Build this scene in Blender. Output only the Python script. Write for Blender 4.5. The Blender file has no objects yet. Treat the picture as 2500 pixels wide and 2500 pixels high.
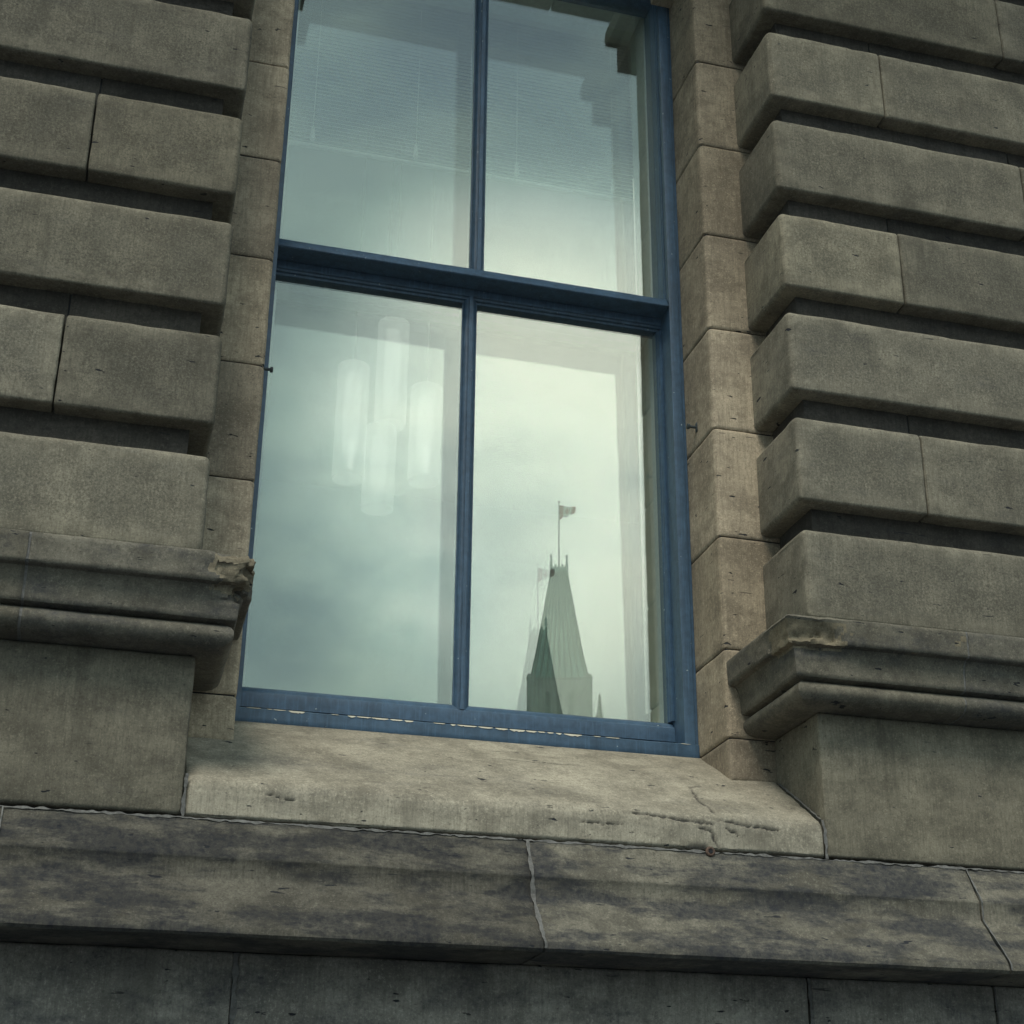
import bpy, bmesh, math, random
from mathutils import Vector, Matrix, noise
random.seed(7)
scene = bpy.context.scene
col = scene.collection
R = math.radians

# ------------------------------------------------------------------ camera
cam_d = bpy.data.cameras.new('camera')
cam = bpy.data.objects.new('camera', cam_d)
col.objects.link(cam)
RX = (0.96262605, -0.27081228, 0.00343338)
RY = (0.11135397, 0.38419786, -0.91651094)
RZ = (0.24688332, 0.88263963, 0.39999489)
cam.matrix_world = Matrix(((RX[0], -RY[0], -RZ[0], 0.0),
                           (RX[1], -RY[1], -RZ[1], -3.5),
                           (RX[2], -RY[2], -RZ[2], 0.0),
                           (0, 0, 0, 1)))
cam_d.sensor_width = 36
cam_d.lens = 54.5815
cam_d.shift_x = -0.021458
cam_d.shift_y = 0.023131
cam_d.clip_start = 0.05
cam_d.clip_end = 3000
scene.camera = cam

# ------------------------------------------------------------------ view
scene.view_settings.view_transform = 'Standard'
scene.view_settings.look = 'None'
scene.view_settings.exposure = 0.0
scene.view_settings.gamma = 1.0
scene.cycles.transparent_max_bounces = 20
scene.cycles.max_bounces = 8
scene.cycles.diffuse_bounces = 3
scene.cycles.glossy_bounces = 5
scene.cycles.volume_bounces = 0

# ------------------------------------------------------------------ world
SUN_EL, SUN_AZ = R(57), R(208)          # azimuth clockwise from +Y
world = bpy.data.worlds.new('World')
scene.world = world
world.use_nodes = True
wt = world.node_tree
wt.nodes.clear()
def wn(t, **k):
    n = wt.nodes.new(t)
    for a, v in k.items():
        if a.startswith('i_'):
            n.inputs[a[2:].replace('_', ' ')].default_value = v
        else:
            setattr(n, a, v)
    return n
wl = wt.links.new
sky = wn('ShaderNodeTexSky', sky_type='NISHITA', sun_disc=False)
sky.sun_elevation = SUN_EL
sky.sun_rotation = SUN_AZ
tc = wn('ShaderNodeTexCoord')
mp = wn('ShaderNodeMapping')
mp.inputs['Scale'].default_value = (1.0, 1.0, 1.7)
mp.inputs['Location'].default_value = (3.1, 0.4, 1.2)
wl(tc.outputs['Generated'], mp.inputs['Vector'])
n1 = wn('ShaderNodeTexNoise', i_Scale=3.8, i_Detail=6.0, i_Roughness=0.46)
n1.inputs['Distortion'].default_value = 0.25
wl(mp.outputs[0], n1.inputs['Vector'])
# broad bright break in the clouds low in the sky, over the street
dot = wn('ShaderNodeVectorMath', operation='DOT_PRODUCT')
dot.inputs[1].default_value = (0.255, -0.855, 0.451)
wl(tc.outputs['Generated'], dot.inputs[0])
br = wn('ShaderNodeMapRange', interpolation_type='SMOOTHSTEP')
br.inputs['From Min'].default_value = 0.978
br.inputs['From Max'].default_value = 1.0
wl(dot.outputs['Value'], br.inputs['Value'])
ma = wn('ShaderNodeMath', operation='MULTIPLY_ADD')
ma.inputs[1].default_value = 0.34
wl(br.outputs[0], ma.inputs[0]); wl(n1.outputs['Fac'], ma.inputs[2])
# clouds grow greyer and thinner with height
sep = wn('ShaderNodeSeparateXYZ')
wl(tc.outputs['Generated'], sep.inputs[0])
hi = wn('ShaderNodeMapRange', interpolation_type='SMOOTHSTEP')
hi.inputs['From Min'].default_value = 0.50
hi.inputs['From Max'].default_value = 0.78
hi.inputs['To Max'].default_value = 0.14
wl(sep.outputs['Z'], hi.inputs['Value'])
sb = wn('ShaderNodeMath', operation='SUBTRACT')
wl(ma.outputs[0], sb.inputs[0]); wl(hi.outputs[0], sb.inputs[1])
cr = wn('ShaderNodeValToRGB')
e = cr.color_ramp.elements
e[0].position = 0.28; e[0].color = (0.23, 0.32, 0.42, 1)
e[1].position = 0.86; e[1].color = (1.0, 1.0, 0.92, 1)
m = e.new(0.50); m.color = (0.54, 0.68, 0.69, 1)
m = e.new(0.62); m.color = (0.78, 0.88, 0.87, 1)
# one heavy dark cloud to the left of the bright break
dd = wn('ShaderNodeVectorMath', operation='DOT_PRODUCT')
dd.inputs[1].default_value = (0.128, -0.919, 0.373)
wl(tc.outputs['Generated'], dd.inputs[0])
dk = wn('ShaderNodeMapRange', interpolation_type='SMOOTHSTEP')
dk.inputs['From Min'].default_value = 0.9935
dk.inputs['From Max'].default_value = 1.0
dk.inputs['To Max'].default_value = 0.26
wl(dd.outputs['Value'], dk.inputs['Value'])
n2 = wn('ShaderNodeTexNoise', i_Scale=11.0, i_Detail=4.0)
wl(mp.outputs[0], n2.inputs['Vector'])
dkm = wn('ShaderNodeMath', operation='MULTIPLY')
nr = wn('ShaderNodeMapRange')
nr.inputs['From Min'].default_value = 0.30; nr.inputs['From Max'].default_value = 0.60
wl(n2.outputs['Fac'], nr.inputs['Value'])
wl(dk.outputs[0], dkm.inputs[0]); wl(nr.outputs[0], dkm.inputs[1])
sb2 = wn('ShaderNodeMath', operation='SUBTRACT')
wl(sb.outputs[0], sb2.inputs[0]); wl(dkm.outputs[0], sb2.inputs[1])
wl(sb2.outputs[0], cr.inputs['Fac'])
gain = wn('ShaderNodeVectorMath', operation='SCALE')
gs = wn('ShaderNodeMath', operation='MULTIPLY_ADD')
gs.inputs[1].default_value = 14.0; gs.inputs[2].default_value = 14.0
wl(br.outputs[0], gs.inputs[0]); wl(gs.outputs[0], gain.inputs['Scale'])
wl(cr.outputs['Color'], gain.inputs[0])
cov = wn('ShaderNodeMapRange')
cov.inputs['From Min'].default_value = 0.30
cov.inputs['From Max'].default_value = 0.46
cov.inputs['To Min'].default_value = 0.55
wl(n1.outputs['Fac'], cov.inputs['Value'])
mix = wn('ShaderNodeMixRGB')
wl(cov.outputs[0], mix.inputs['Fac'])
wl(sky.outputs[0], mix.inputs['Color1']); wl(gain.outputs[0], mix.inputs['Color2'])
bg = wn('ShaderNodeBackground', i_Strength=0.1)
wl(mix.outputs[0], bg.inputs['Color'])
wo = wn('ShaderNodeOutputWorld')
wl(bg.outputs[0], wo.inputs['Surface'])

# ------------------------------------------------------------------ sun
sun_d = bpy.data.lights.new('sun', 'SUN')
sun_d.energy = 2.7
sun_d.angle = R(24)
sun_d.color = (1.0, 0.92, 0.78)
sun = bpy.data.objects.new('sun', sun_d)
col.objects.link(sun)
sd = Vector((math.sin(SUN_AZ) * math.cos(SUN_EL), math.cos(SUN_AZ) * math.cos(SUN_EL), math.sin(SUN_EL)))
sun.rotation_euler = sd.to_track_quat('Z', 'Y').to_euler()

# ------------------------------------------------------------------ materials
class NT:
    def __init__(self, name):
        self.m = bpy.data.materials.new(name)
        self.m.use_nodes = True
        self.t = self.m.node_tree
        self.t.nodes.clear()
    def n(self, t, **k):
        n = self.t.nodes.new(t)
        for a, v in k.items():
            if a.startswith('i_'):
                n.inputs[a[2:].replace('_', ' ')].default_value = v
            else:
                setattr(n, a, v)
        return n
    def l(self, a, b): self.t.links.new(a, b)
    def math(self, op, a, b=None, c=None, clamp=False):
        n = self.n('ShaderNodeMath', operation=op, use_clamp=clamp)
        for i, v in enumerate((a, b, c)):
            if v is None: continue
            if isinstance(v, (int, float)): n.inputs[i].default_value = v
            else: self.l(v, n.inputs[i])
        return n.outputs[0]
    def rng(self, v, a, b, c=0.0, d=1.0, smooth=True):
        n = self.n('ShaderNodeMapRange', interpolation_type='SMOOTHSTEP' if smooth else 'LINEAR')
        for k, x in zip(('From Min', 'From Max', 'To Min', 'To Max'), (a, b, c, d)):
            n.inputs[k].default_value = x
        self.l(v, n.inputs['Value'])
        return n.outputs[0]
    def mixc(self, f, a, b, mode='MIX'):
        n = self.n('ShaderNodeMixRGB', blend_type=mode)
        for i, v in enumerate((f, a, b)):
            if isinstance(v, (int, float)): n.inputs[i].default_value = v
            elif isinstance(v, tuple): n.inputs[i].default_value = (*v, 1) if len(v) == 3 else v
            else: self.l(v, n.inputs[i])
        return n.outputs[0]
    def pos(self, scale=(1, 1, 1), loc=(0, 0, 0), off=None):
        g = self.n('ShaderNodeNewGeometry')
        mpn = self.n('ShaderNodeMapping')
        mpn.inputs['Scale'].default_value = scale
        mpn.inputs['Location'].default_value = loc
        self.l(g.outputs['Position'], mpn.inputs['Vector'])
        return mpn.outputs[0]
    def noise(self, v, scale, detail=4.0, rough=0.55):
        n = self.n('ShaderNodeTexNoise', i_Scale=scale, i_Detail=detail, i_Roughness=rough)
        self.l(v, n.inputs['Vector'])
        return n.outputs['Fac']
    def out(self, s):
        o = self.n('ShaderNodeOutputMaterial')
        self.l(s, o.inputs['Surface'])
        return self.m

def stone_mat(name, base, light, soot=0.25, soot_col=(0.035, 0.040, 0.055), streak=0.35, sfreq=(0.8, 2.6), field=False):
    t = NT(name)
    p = t.pos()
    oi = t.n('ShaderNodeObjectInfo')
    big = t.noise(p, 3.3, 5, 0.6)
    c = t.mixc(t.rng(big, 0.3, 0.72), base, light)
    # cloudy patches
    mid = t.noise(t.pos((1, 1, 1.4), (4, 1, 2)), 9.0, 5, 0.65)
    c = t.mixc(t.rng(mid, 0.38, 0.66, 0.0, 0.72), c, tuple(x * 0.60 for x in base))
    # grain
    g = t.math('ADD', t.math('MULTIPLY', t.noise(p, 210, 3, 0.8), 0.62), t.math('MULTIPLY', t.noise(p, 70, 3, 0.7), 0.38))
    c = t.mixc(t.rng(g, 0.50, 0.66, 0.0, 0.66), c, tuple(x * 0.36 for x in base))
    c = t.mixc(t.rng(g, 0.36, 0.48, 0.45, 0.0), c, tuple(min(1, x * 1.5) for x in light))
    if field:
        # dressed margin stays smooth, the tooled middle is rougher and holds dirt
        at = t.n('ShaderNodeAttribute', attribute_name='field')
        fv = at.outputs['Fac']
        cl = t.noise(t.pos((1, 1, 0.55), (1, 7, 3)), 8.0, 5, 0.65)
        fm = t.math('MULTIPLY', fv, t.rng(cl, 0.36, 0.62, 0.15, 1.0))
        c = t.mixc(t.math('MULTIPLY', fm, 0.50), c, tuple(x * f for x, f in zip(base, (0.50, 0.53, 0.56))))
        sp = t.noise(p, 150, 2, 0.9)
        c = t.mixc(t.math('MULTIPLY', fv, t.rng(sp, 0.50, 0.64, 0.0, 0.48)), c, tuple(x * 0.30 for x in base))
        c = t.mixc(t.math('MULTIPLY', fv, t.rng(sp, 0.36, 0.47, 0.22, 0.0)), c, tuple(x * 1.5 for x in light))
    # faint vertical tooling
    tool = t.noise(t.pos((1, 1, 0.07)), 190, 2, 0.6)
    c = t.mixc(t.rng(tool, 0.45, 0.70, 0.0, streak), c, tuple(x * 0.5 for x in base))
    # bedding pits, longer than high
    pv = t.noise(t.pos((1, 1, 3.6), (1, 5, 2)), 20, 3, 0.5)
    pit = t.rng(pv, 0.695, 0.722)
    pv2 = t.noise(t.pos((0.8, 1, 9), (7, 5, 3)), 9, 3, 0.6)
    pit2 = t.math('MULTIPLY', t.rng(pv2, 0.715, 0.735), 0.8)
    pits = t.math('MAXIMUM', pit, pit2)
    c = t.mixc(pits, c, (0.022, 0.024, 0.03))
    # rain streaks running down
    rs_ = t.noise(t.pos((1, 1, 0.10), (6, 3, 1)), 16, 4, 0.6)
    rm_ = t.noise(t.pos((1, 1, 1), (6, 8, 1)), 2.6, 3, 0.5)
    c = t.mixc(t.math('MULTIPLY', t.rng(rs_, 0.50, 0.66), t.rng(rm_, 0.42, 0.62, 0.0, 0.42)), c, tuple(x * 0.42 for x in base))
    # soot blotches
    sv = t.noise(t.pos((sfreq[0], 0.8, sfreq[1]), (2.7, 0, 1.9)), 4.2, 8, 0.68)
    s = t.rng(sv, *((0.43, 0.56) if soot > 0.8 else (0.56 - 0.20 * soot, 0.86 - 0.22 * soot)), 0.0, min(0.95, 0.35 + soot * 0.7))
    sf = t.noise(p, 60, 4, 0.75)
    s = t.math('MULTIPLY', s, t.rng(sf, 0.32, 0.62, 1.0, 0.62 if soot > 0.8 else 0.45))
    c = t.mixc(s, c, soot_col)
    ca = t.n('ShaderNodeAttribute', attribute_name='crack')
    c = t.mixc(t.math('MULTIPLY', ca.outputs['Fac'], 0.92), c, (0.02, 0.02, 0.024))
    # stone to stone variation
    hsv = t.n('ShaderNodeHueSaturation')
    t.l(t.rng(oi.outputs['Random'], 0, 1, 0.76, 1.18, False), hsv.inputs['Value'])
    wn_ = t.n('ShaderNodeTexWhiteNoise', noise_dimensions='1D')
    t.l(oi.outputs['Random'], wn_.inputs['W'])
    c = t.mixc(t.rng(wn_.outputs['Value'], 0, 1, 0.0, 0.55, False), c, t.mixc(1.0, c, (1.03, 1.0, 0.92), 'MULTIPLY'))
    t.l(c, hsv.inputs['Color'])
    bs = t.n('ShaderNodeBsdfPrincipled', i_Roughness=0.9)
    bs.inputs['Specular IOR Level'].default_value = 0.25
    t.l(hsv.outputs[0], bs.inputs['Base Color'])
    h = t.math('ADD', t.math('MULTIPLY', g, 0.6), t.math('MULTIPLY', tool, 0.25))
    h = t.math('SUBTRACT', h, t.math('MULTIPLY', pits, 1.2))
    h = t.math('ADD', h, t.math('MULTIPLY', mid, 1.0))
    bp = t.n('ShaderNodeBump', i_Strength=0.45, i_Distance=0.0032)
    t.l(h, bp.inputs['Height'])
    t.l(bp.outputs[0], bs.inputs['Normal'])
    return t.out(bs.outputs[0])

M = {}
M['block'] = stone_mat('grey_sandstone', (0.185, 0.172, 0.136), (0.275, 0.256, 0.20), 0.24, field=True)
M['jamb'] = stone_mat('warm_sandstone', (0.35, 0.296, 0.225), (0.53, 0.455, 0.345), 0.05)
M['sill'] = stone_mat('sill_sandstone', (0.275, 0.255, 0.205), (0.41, 0.382, 0.31), 0.34)
M['cornice'] = stone_mat('moulded_sandstone', (0.155, 0.146, 0.120), (0.25, 0.234, 0.19), 0.62, streak=0.1, sfreq=(1.0, 2.4))
M['base'] = stone_mat('sooty_sandstone', (0.120, 0.115, 0.098), (0.195, 0.186, 0.155), 1.05, soot_col=(0.024, 0.027, 0.035), sfreq=(0.8, 3.0))
M['lower'] = stone_mat('lower_sandstone', (0.245, 0.238, 0.218), (0.36, 0.35, 0.315), 0.70, sfreq=(1.4, 3.0))
M['groove'] = stone_mat('groove_shade_sandstone', (0.062, 0.057, 0.052), (0.095, 0.086, 0.076), 0.3)  # shade of the grooves painted in as a darker stone colour

def plain(name, c, rough=0.7, metal=0.0, var=0.35, scale=60, bump=0.0015, spec=0.5, fleck=None):
    t = NT(name)
    p = t.pos()
    a = t.noise(p, scale, 4, 0.65)
    cc = t.mixc(t.rng(a, 0.3, 0.7, 0.0, 1.0), c, tuple(x * (1 - var) for x in c))
    b = t.noise(t.pos((1, 1, 0.25), (3, 3, 3)), scale * 0.25, 4, 0.6)
    cc = t.mixc(t.rng(b, 0.45, 0.75, 0, var), cc, tuple(min(1, x * 1.7) for x in c))
    if fleck:
        wr = t.noise(t.pos((1, 1, 0.3), (2, 2, 2)), 14, 6, 0.7)
        cc = t.mixc(t.rng(wr, 0.50, 0.68, 0, 0.55), cc, tuple(x * 0.50 for x in c))
        br2 = t.noise(t.pos((1, 1, 0.04), (5, 2, 2)), 220, 2, 0.6)
        cc = t.mixc(t.rng(br2, 0.52, 0.70, 0, 0.30), cc, tuple(min(1, x * 1.8) for x in c))
        f = t.noise(t.pos((1, 1, 1), (9, 2, 4)), 70, 2, 0.5)
        cc = t.mixc(t.rng(f, 0.735, 0.76), cc, fleck)
    bs = t.n('ShaderNodeBsdfPrincipled', i_Roughness=rough, i_Metallic=metal)
    bs.inputs['Specular IOR Level'].default_value = spec
    t.l(cc, bs.inputs['Base Color'])
    bp = t.n('ShaderNodeBump', i_Strength=0.4, i_Distance=bump)
    t.l(a, bp.inputs['Height']); t.l(bp.outputs[0], bs.inputs['Normal'])
    return t.out(bs.outputs[0])

M['blue'] = plain('blue_paint', (0.054, 0.110, 0.185), 0.42, var=0.30, scale=45, bump=0.0012, fleck=(0.40, 0.48, 0.50))
M['white'] = plain('bare_putty', (0.66, 0.64, 0.53), 0.7, var=0.15)
M['inner'] = plain('grey_inner_paint', (0.72, 0.80, 0.78), 0.5, var=0.15)
M['alu'] = plain('aluminium', (0.72, 0.74, 0.70), 0.35, 0.6, var=0.1)
M['iron'] = plain('weathered_iron', (0.10, 0.12, 0.13), 0.55, 0.7, var=0.4, scale=120)
M['rust'] = plain('rusty_iron', (0.13, 0.085, 0.065), 0.8, 0.3, var=0.4, scale=150)
M['mortar'] = plain('pale_mortar', (0.165, 0.165, 0.16), 0.95, var=0.45, scale=90, bump=0.003)
M['patch'] = plain('sandy_patch', (0.27, 0.25, 0.205), 0.95, var=0.4, scale=90, bump=0.003)
M['crack'] = plain('dark_crack', (0.02, 0.022, 0.028), 1.0, var=0.2)
M['slat'] = plain('white_slat', (0.72, 0.74, 0.70), 0.5, var=0.05)
M['cordw'] = plain('white_cord', (0.90, 0.90, 0.84), 0.5, var=0.04)
M['rod'] = plain('lamp_rod', (0.5, 0.5, 0.48), 0.5, var=0.05)
M['room'] = plain('room_plaster', (0.30, 0.32, 0.32), 0.9, var=0.1, scale=8)
M['floor'] = plain('room_carpet', (0.06, 0.06, 0.065), 0.95, var=0.2, scale=20)
M['broken'] = stone_mat('broken_stone', (0.205, 0.18, 0.132), (0.31, 0.272, 0.195), 0.1, streak=0.0)
M['asphalt'] = plain('asphalt', (0.034, 0.039, 0.050), 0.9, var=0.3, scale=3, bump=0.004)
M['pave'] = plain('paving', (0.060, 0.066, 0.082), 0.9, var=0.25, scale=6, bump=0.003)
def copper():
    t = NT('verdigris_copper')
    st = t.noise(t.pos((1, 1, 0.05)), 1.9, 5, 0.7)
    bl = t.noise(t.pos((1, 1, 0.5), (3, 1, 2)), 0.35, 4, 0.6)
    c = t.mixc(t.rng(st, 0.34, 0.66), (0.08, 0.23, 0.20), (0.36, 0.66, 0.55))
    c = t.mixc(t.rng(bl, 0.40, 0.70, 0, 0.7), c, (0.14, 0.26, 0.24))
    bs = t.n('ShaderNodeBsdfPrincipled', i_Roughness=0.75)
    t.l(c, bs.inputs['Base Color'])
    return t.out(bs.outputs[0])
M['copper'] = copper()
M['seam'] = plain('copper_seam', (0.03, 0.09, 0.08), 0.7, var=0.3, scale=1.0)
M['tower'] = plain('tower_stone', (0.34, 0.35, 0.33), 0.9, var=0.4, scale=0.8, bump=0.03)
M['darkwin'] = plain('dark_glass', (0.02, 0.025, 0.03), 0.2, var=0.1)
M['flagred'] = plain('red_cloth', (0.55, 0.012, 0.03), 0.8, var=0.1, scale=4)
M['flagwhite'] = plain('white_cloth', (0.78, 0.78, 0.76), 0.8, var=0.05, scale=4)
M['leaf'] = plain('spruce_needles', (0.035, 0.060, 0.035), 0.8, var=0.4, scale=2)
M['bark'] = plain('spruce_bark', (0.10, 0.075, 0.055), 0.9, var=0.4, scale=6)

def glass_mat(name, r0, dust):
    t = NT(name)
    lw = t.n('ShaderNodeLayerWeight', i_Blend=0.5)
    fz = t.math('POWER', lw.outputs['Facing'], 4.0)
    fac = t.math('MULTIPLY_ADD', fz, 0.5, r0)
    tr = t.n('ShaderNodeBsdfTransparent')
    tr.inputs['Color'].default_value = (0.97, 0.985, 0.97, 1)
    gl = t.n('ShaderNodeBsdfGlossy', i_Roughness=0.0)
    gl.inputs['Color'].default_value = (0.94, 1.0, 0.90, 1)
    bp = t.n('ShaderNodeBump', i_Strength=0.012, i_Distance=0.003)
    t.l(t.noise(t.pos(), 3.0, 1, 0.4), bp.inputs['Height'])
    t.l(bp.outputs[0], gl.inputs['Normal'])
    mx = t.n('ShaderNodeMixShader')
    t.l(fac, mx.inputs[0]); t.l(tr.outputs[0], mx.inputs[1]); t.l(gl.outputs[0], mx.inputs[2])
    df = t.n('ShaderNodeBsdfDiffuse')
    df.inputs['Color'].default_value = (0.62, 0.64, 0.60, 1)
    gr = t.noise(t.pos(), 300, 3, 0.85)
    gp = t.noise(t.pos(), 6, 3, 0.6)
    dfac = t.math('MULTIPLY', t.rng(gr, 0.45, 0.75, 0.0, dust), t.rng(gp, 0.3, 0.7, 0.4, 1.0))
    mx2 = t.n('ShaderNodeMixShader')
    t.l(dfac, mx2.inputs[0]); t.l(mx.outputs[0], mx2.inputs[1]); t.l(df.outputs[0], mx2.inputs[2])
    return t.out(mx2.outputs[0])
M['glass'] = glass_mat('outer_glass', 0.165, 0.13)
M['glass2'] = glass_mat('inner_glass', 0.165, 0.0)

def glow(name, c, e, s, clear=0.0):
    t = NT(name)
    bs = t.n('ShaderNodeBsdfPrincipled', i_Roughness=0.5)
    bs.inputs['Base Color'].default_value = (*c, 1)
    bs.inputs['Emission Color'].default_value = (*e, 1)
    bs.inputs['Emission Strength'].default_value = s
    if not clear: return t.out(bs.outputs[0])
    tr = t.n('ShaderNodeBsdfTransparent')
    mx = t.n('ShaderNodeMixShader', i_Fac=clear)
    t.l(bs.outputs[0], mx.inputs[1]); t.l(tr.outputs[0], mx.inputs[2])
    return t.out(mx.outputs[0])
M['shade'] = glow('opal_glass', (0.7, 0.72, 0.70), (0.95, 1.0, 0.90), 0.15, 0.55)
M['core'] = glow('glowing_core', (0.8, 0.8, 0.8), (0.97, 1.0, 0.92), 0.27)
M['bulb'] = glow('lit_tube', (0.9, 0.9, 0.9), (1.0, 1.0, 0.92), 0.48)

# ------------------------------------------------------------------ helpers
def put(name, bm, mat, parent=None, smooth=35, loc=None):
    me = bpy.data.meshes.new(name)
    bmesh.ops.recalc_face_normals(bm, faces=bm.faces)
    bm.to_mesh(me); bm.free()
    for mm in (mat if isinstance(mat, (list, tuple)) else [mat]):
        me.materials.append(mm)
    if smooth:
        for p in me.polygons: p.use_smooth = True
        me.set_sharp_from_angle(angle=R(smooth))
    o = bpy.data.objects.new(name, me)
    col.objects.link(o)
    if parent: o.parent = parent
    if loc: o.location = loc
    return o
def empty(name, label, cat, loc=(0, 0, 0), group=None, kind=None):
    o = bpy.data.objects.new(name, None)
    col.objects.link(o)
    o.location = loc
    tag(o, label, cat, group, kind)
    return o
def tag(o, label=None, cat=None, group=None, kind=None):
    if label: o['label'] = label
    if cat: o['category'] = cat
    if group: o['group'] = group
    if kind: o['kind'] = kind
    return o
def box(bm, x0, x1, y0, y1, z0, z1, bev=0.0):
    r = bmesh.ops.create_cube(bm, size=1.0)
    vs = r['verts']
    for v in vs:
        v.co = Vector(((x0 + x1) / 2 + v.co.x * (x1 - x0), (y0 + y1) / 2 + v.co.y * (y1 - y0), (z0 + z1) / 2 + v.co.z * (z1 - z0)))
    if bev:
        es = list({e for v in vs for e in v.link_edges})
        bmesh.ops.bevel(bm, geom=es, offset=bev, segments=2, profile=0.5, affect='EDGES')
    return bm
def rings(bm, rs, closed=True, cap=True):
    """skin a list of point rings"""
    V = [[bm.verts.new(p) for p in r] for r in rs]
    n = len(V[0])
    for a, b in zip(V, V[1:]):
        for i in range(n if closed else n - 1):
            j = (i + 1) % n
            bm.faces.new((a[i], a[j], b[j], b[i]))
    if cap and closed:
        bm.faces.new(V[0][::-1]); bm.faces.new(V[-1])
    return bm
def dense(poly, step, closed=True, only=None):
    out = []
    n = len(poly)
    for i in range(n if closed else n - 1):
        a, b = poly[i], poly[(i + 1) % n]
        L = math.hypot(b[0] - a[0], b[1] - a[1])
        k = max(1, int(round(L / step)))
        if only and not only(a, b): k = 1
        for q in range(k):
            f = q / k
            out.append((a[0] + (b[0] - a[0]) * f, a[1] + (b[1] - a[1]) * f))
    if not closed: out.append(poly[-1])
    return out
def span(a, b, step):
    k = max(1, int(round((b - a) / step)))
    return [a + (b - a) * i / k for i in range(k + 1)]
def roughen(bm, amp=0.0012, chip=0.010, seed=0.0, keep=None):
    bm.normal_update()
    bmesh.ops.recalc_face_normals(bm, faces=bm.faces)
    bm.normal_update()
    sv = Vector((seed * 3.7, seed * 1.3, seed * 2.1))
    mv = []
    for v in bm.verts:
        if keep and keep(v.co): continue
        n = v.normal
        p = v.co
        d = amp * (noise.noise(p * 6 + sv) * 1.4 + noise.noise(p * 21 + sv) * 0.8)
        ed = 1.0 - max(abs(n.x), abs(n.y), abs(n.z))
        if ed > 0.04 and chip:
            q = noise.noise(p * 17 + sv) * 0.6 + noise.noise(p * 47 + sv) * 0.5
            d -= chip * ed * max(0.0, q - 0.12) * 2.2 + 0.0018 * ed * noise.noise(p * 60 + sv)
        mv.append((v, n * d))
    for v, d in mv: v.co += d
    return bm
def arc(cx, cy, r, a0, a1, n):
    return [(cx + r * math.cos(R(a0 + (a1 - a0) * i / n)), cy + r * math.sin(R(a0 + (a1 - a0) * i / n))) for i in range(n + 1)]

# ================================================================= BUILDING
XL, XR = 0.157, 1.733         # inner corners of the two rusticated piers
JL, JR = 0.288, 1.603         # reveal faces
DJ, DF = 0.272, 0.483         # jamb face depth, window frame depth
GR = 0.055                    # groove depth
building = empty('stone_building', 'weathered sandstone building front with deeply grooved blocks around a tall blue framed sash window', 'building', (0.945, 0, -1.6))
def part(name, bm, mat, smooth=35, label=None, parent=None):
    o = put(name, bm, mat, None, smooth)
    pr = parent or building
    o.parent = pr
    o.matrix_parent_inverse = Matrix.Translation(pr.matrix_world.translation * -1) if pr is building else Matrix()
    if label: o['label'] = label
    return o
building.matrix_basis = Matrix.Translation((0.945, 0, -1.6))
bpy.context.view_layer.update()

def block_profile(z0, z1, r=0.022, rb=0.008, back=0.270):
    p = [(back, z1), ]
    p += [(y, z) for y, z in arc(r, z1 - r, r, 90, 180, 4)]
    p += [(y, z) for y, z in arc(rb, z0 + rb, rb, 180, 270, 3)]
    p += [(back, z0)]
    # densify the front face and the top and underside
    return dense(p, 0.024, True, lambda a, b: not (a[0] > 0.26 and b[0] > 0.26))
def block(x0, x1, z0, z1, r0, r1, seed, step=0.026, label=None):
    """r0/r1 = edge rounding at the low-x / high-x end"""
    prof = block_profile(z0, z1)
    zc = (z0 + z1) / 2; hz = (z1 - z0) / 2
    xs = []
    def endset(xe, r, sgn):
        o = []
        for q in range(4):
            t = R(90 * q / 4)
            o.append((xe + sgn * r * (1 - math.cos(t)), r * (1 - math.sin(t))))
        return o
    xs += endset(x0, r0, 1)
    a, b = x0 + r0, x1 - r1
    xs += [(x, 0.0) for x in span(a, b, step)]
    xs += endset(x1, r1, -1)[::-1]
    rs = []
    for x, ins in xs:
        ring = []
        for y, z in prof:
            yy = y + ins * max(0.0, 1 - y / 0.05)
            zz = zc + (z - zc) * (1 - ins / hz)
            ring.append((x, yy, zz))
        rs.append(ring)
    bm = rings(bmesh.new(), rs)
    roughen(bm, 0.0018, 0.016, seed, keep=lambda c: c.y > 0.25)
    o = part('rusticated_block', bm, M['block'], 40, label)
    at = o.data.attributes.new('field', 'FLOAT', 'POINT')
    for i, v in enumerate(o.data.vertices):
        c = v.co
        d = min(c.z - z0, z1 - c.z)
        d = min(d, max(min(c.x - x0, x1 - c.x), 0.0)) if c.y < 0.03 else min(d, c.y - 0.0, 0.27 - c.y)
        d += 0.012 * noise.noise(c * 14)
        at.data[i].value = max(0.0, min(1.0, (d - 0.022) / 0.03))
    return o

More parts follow.
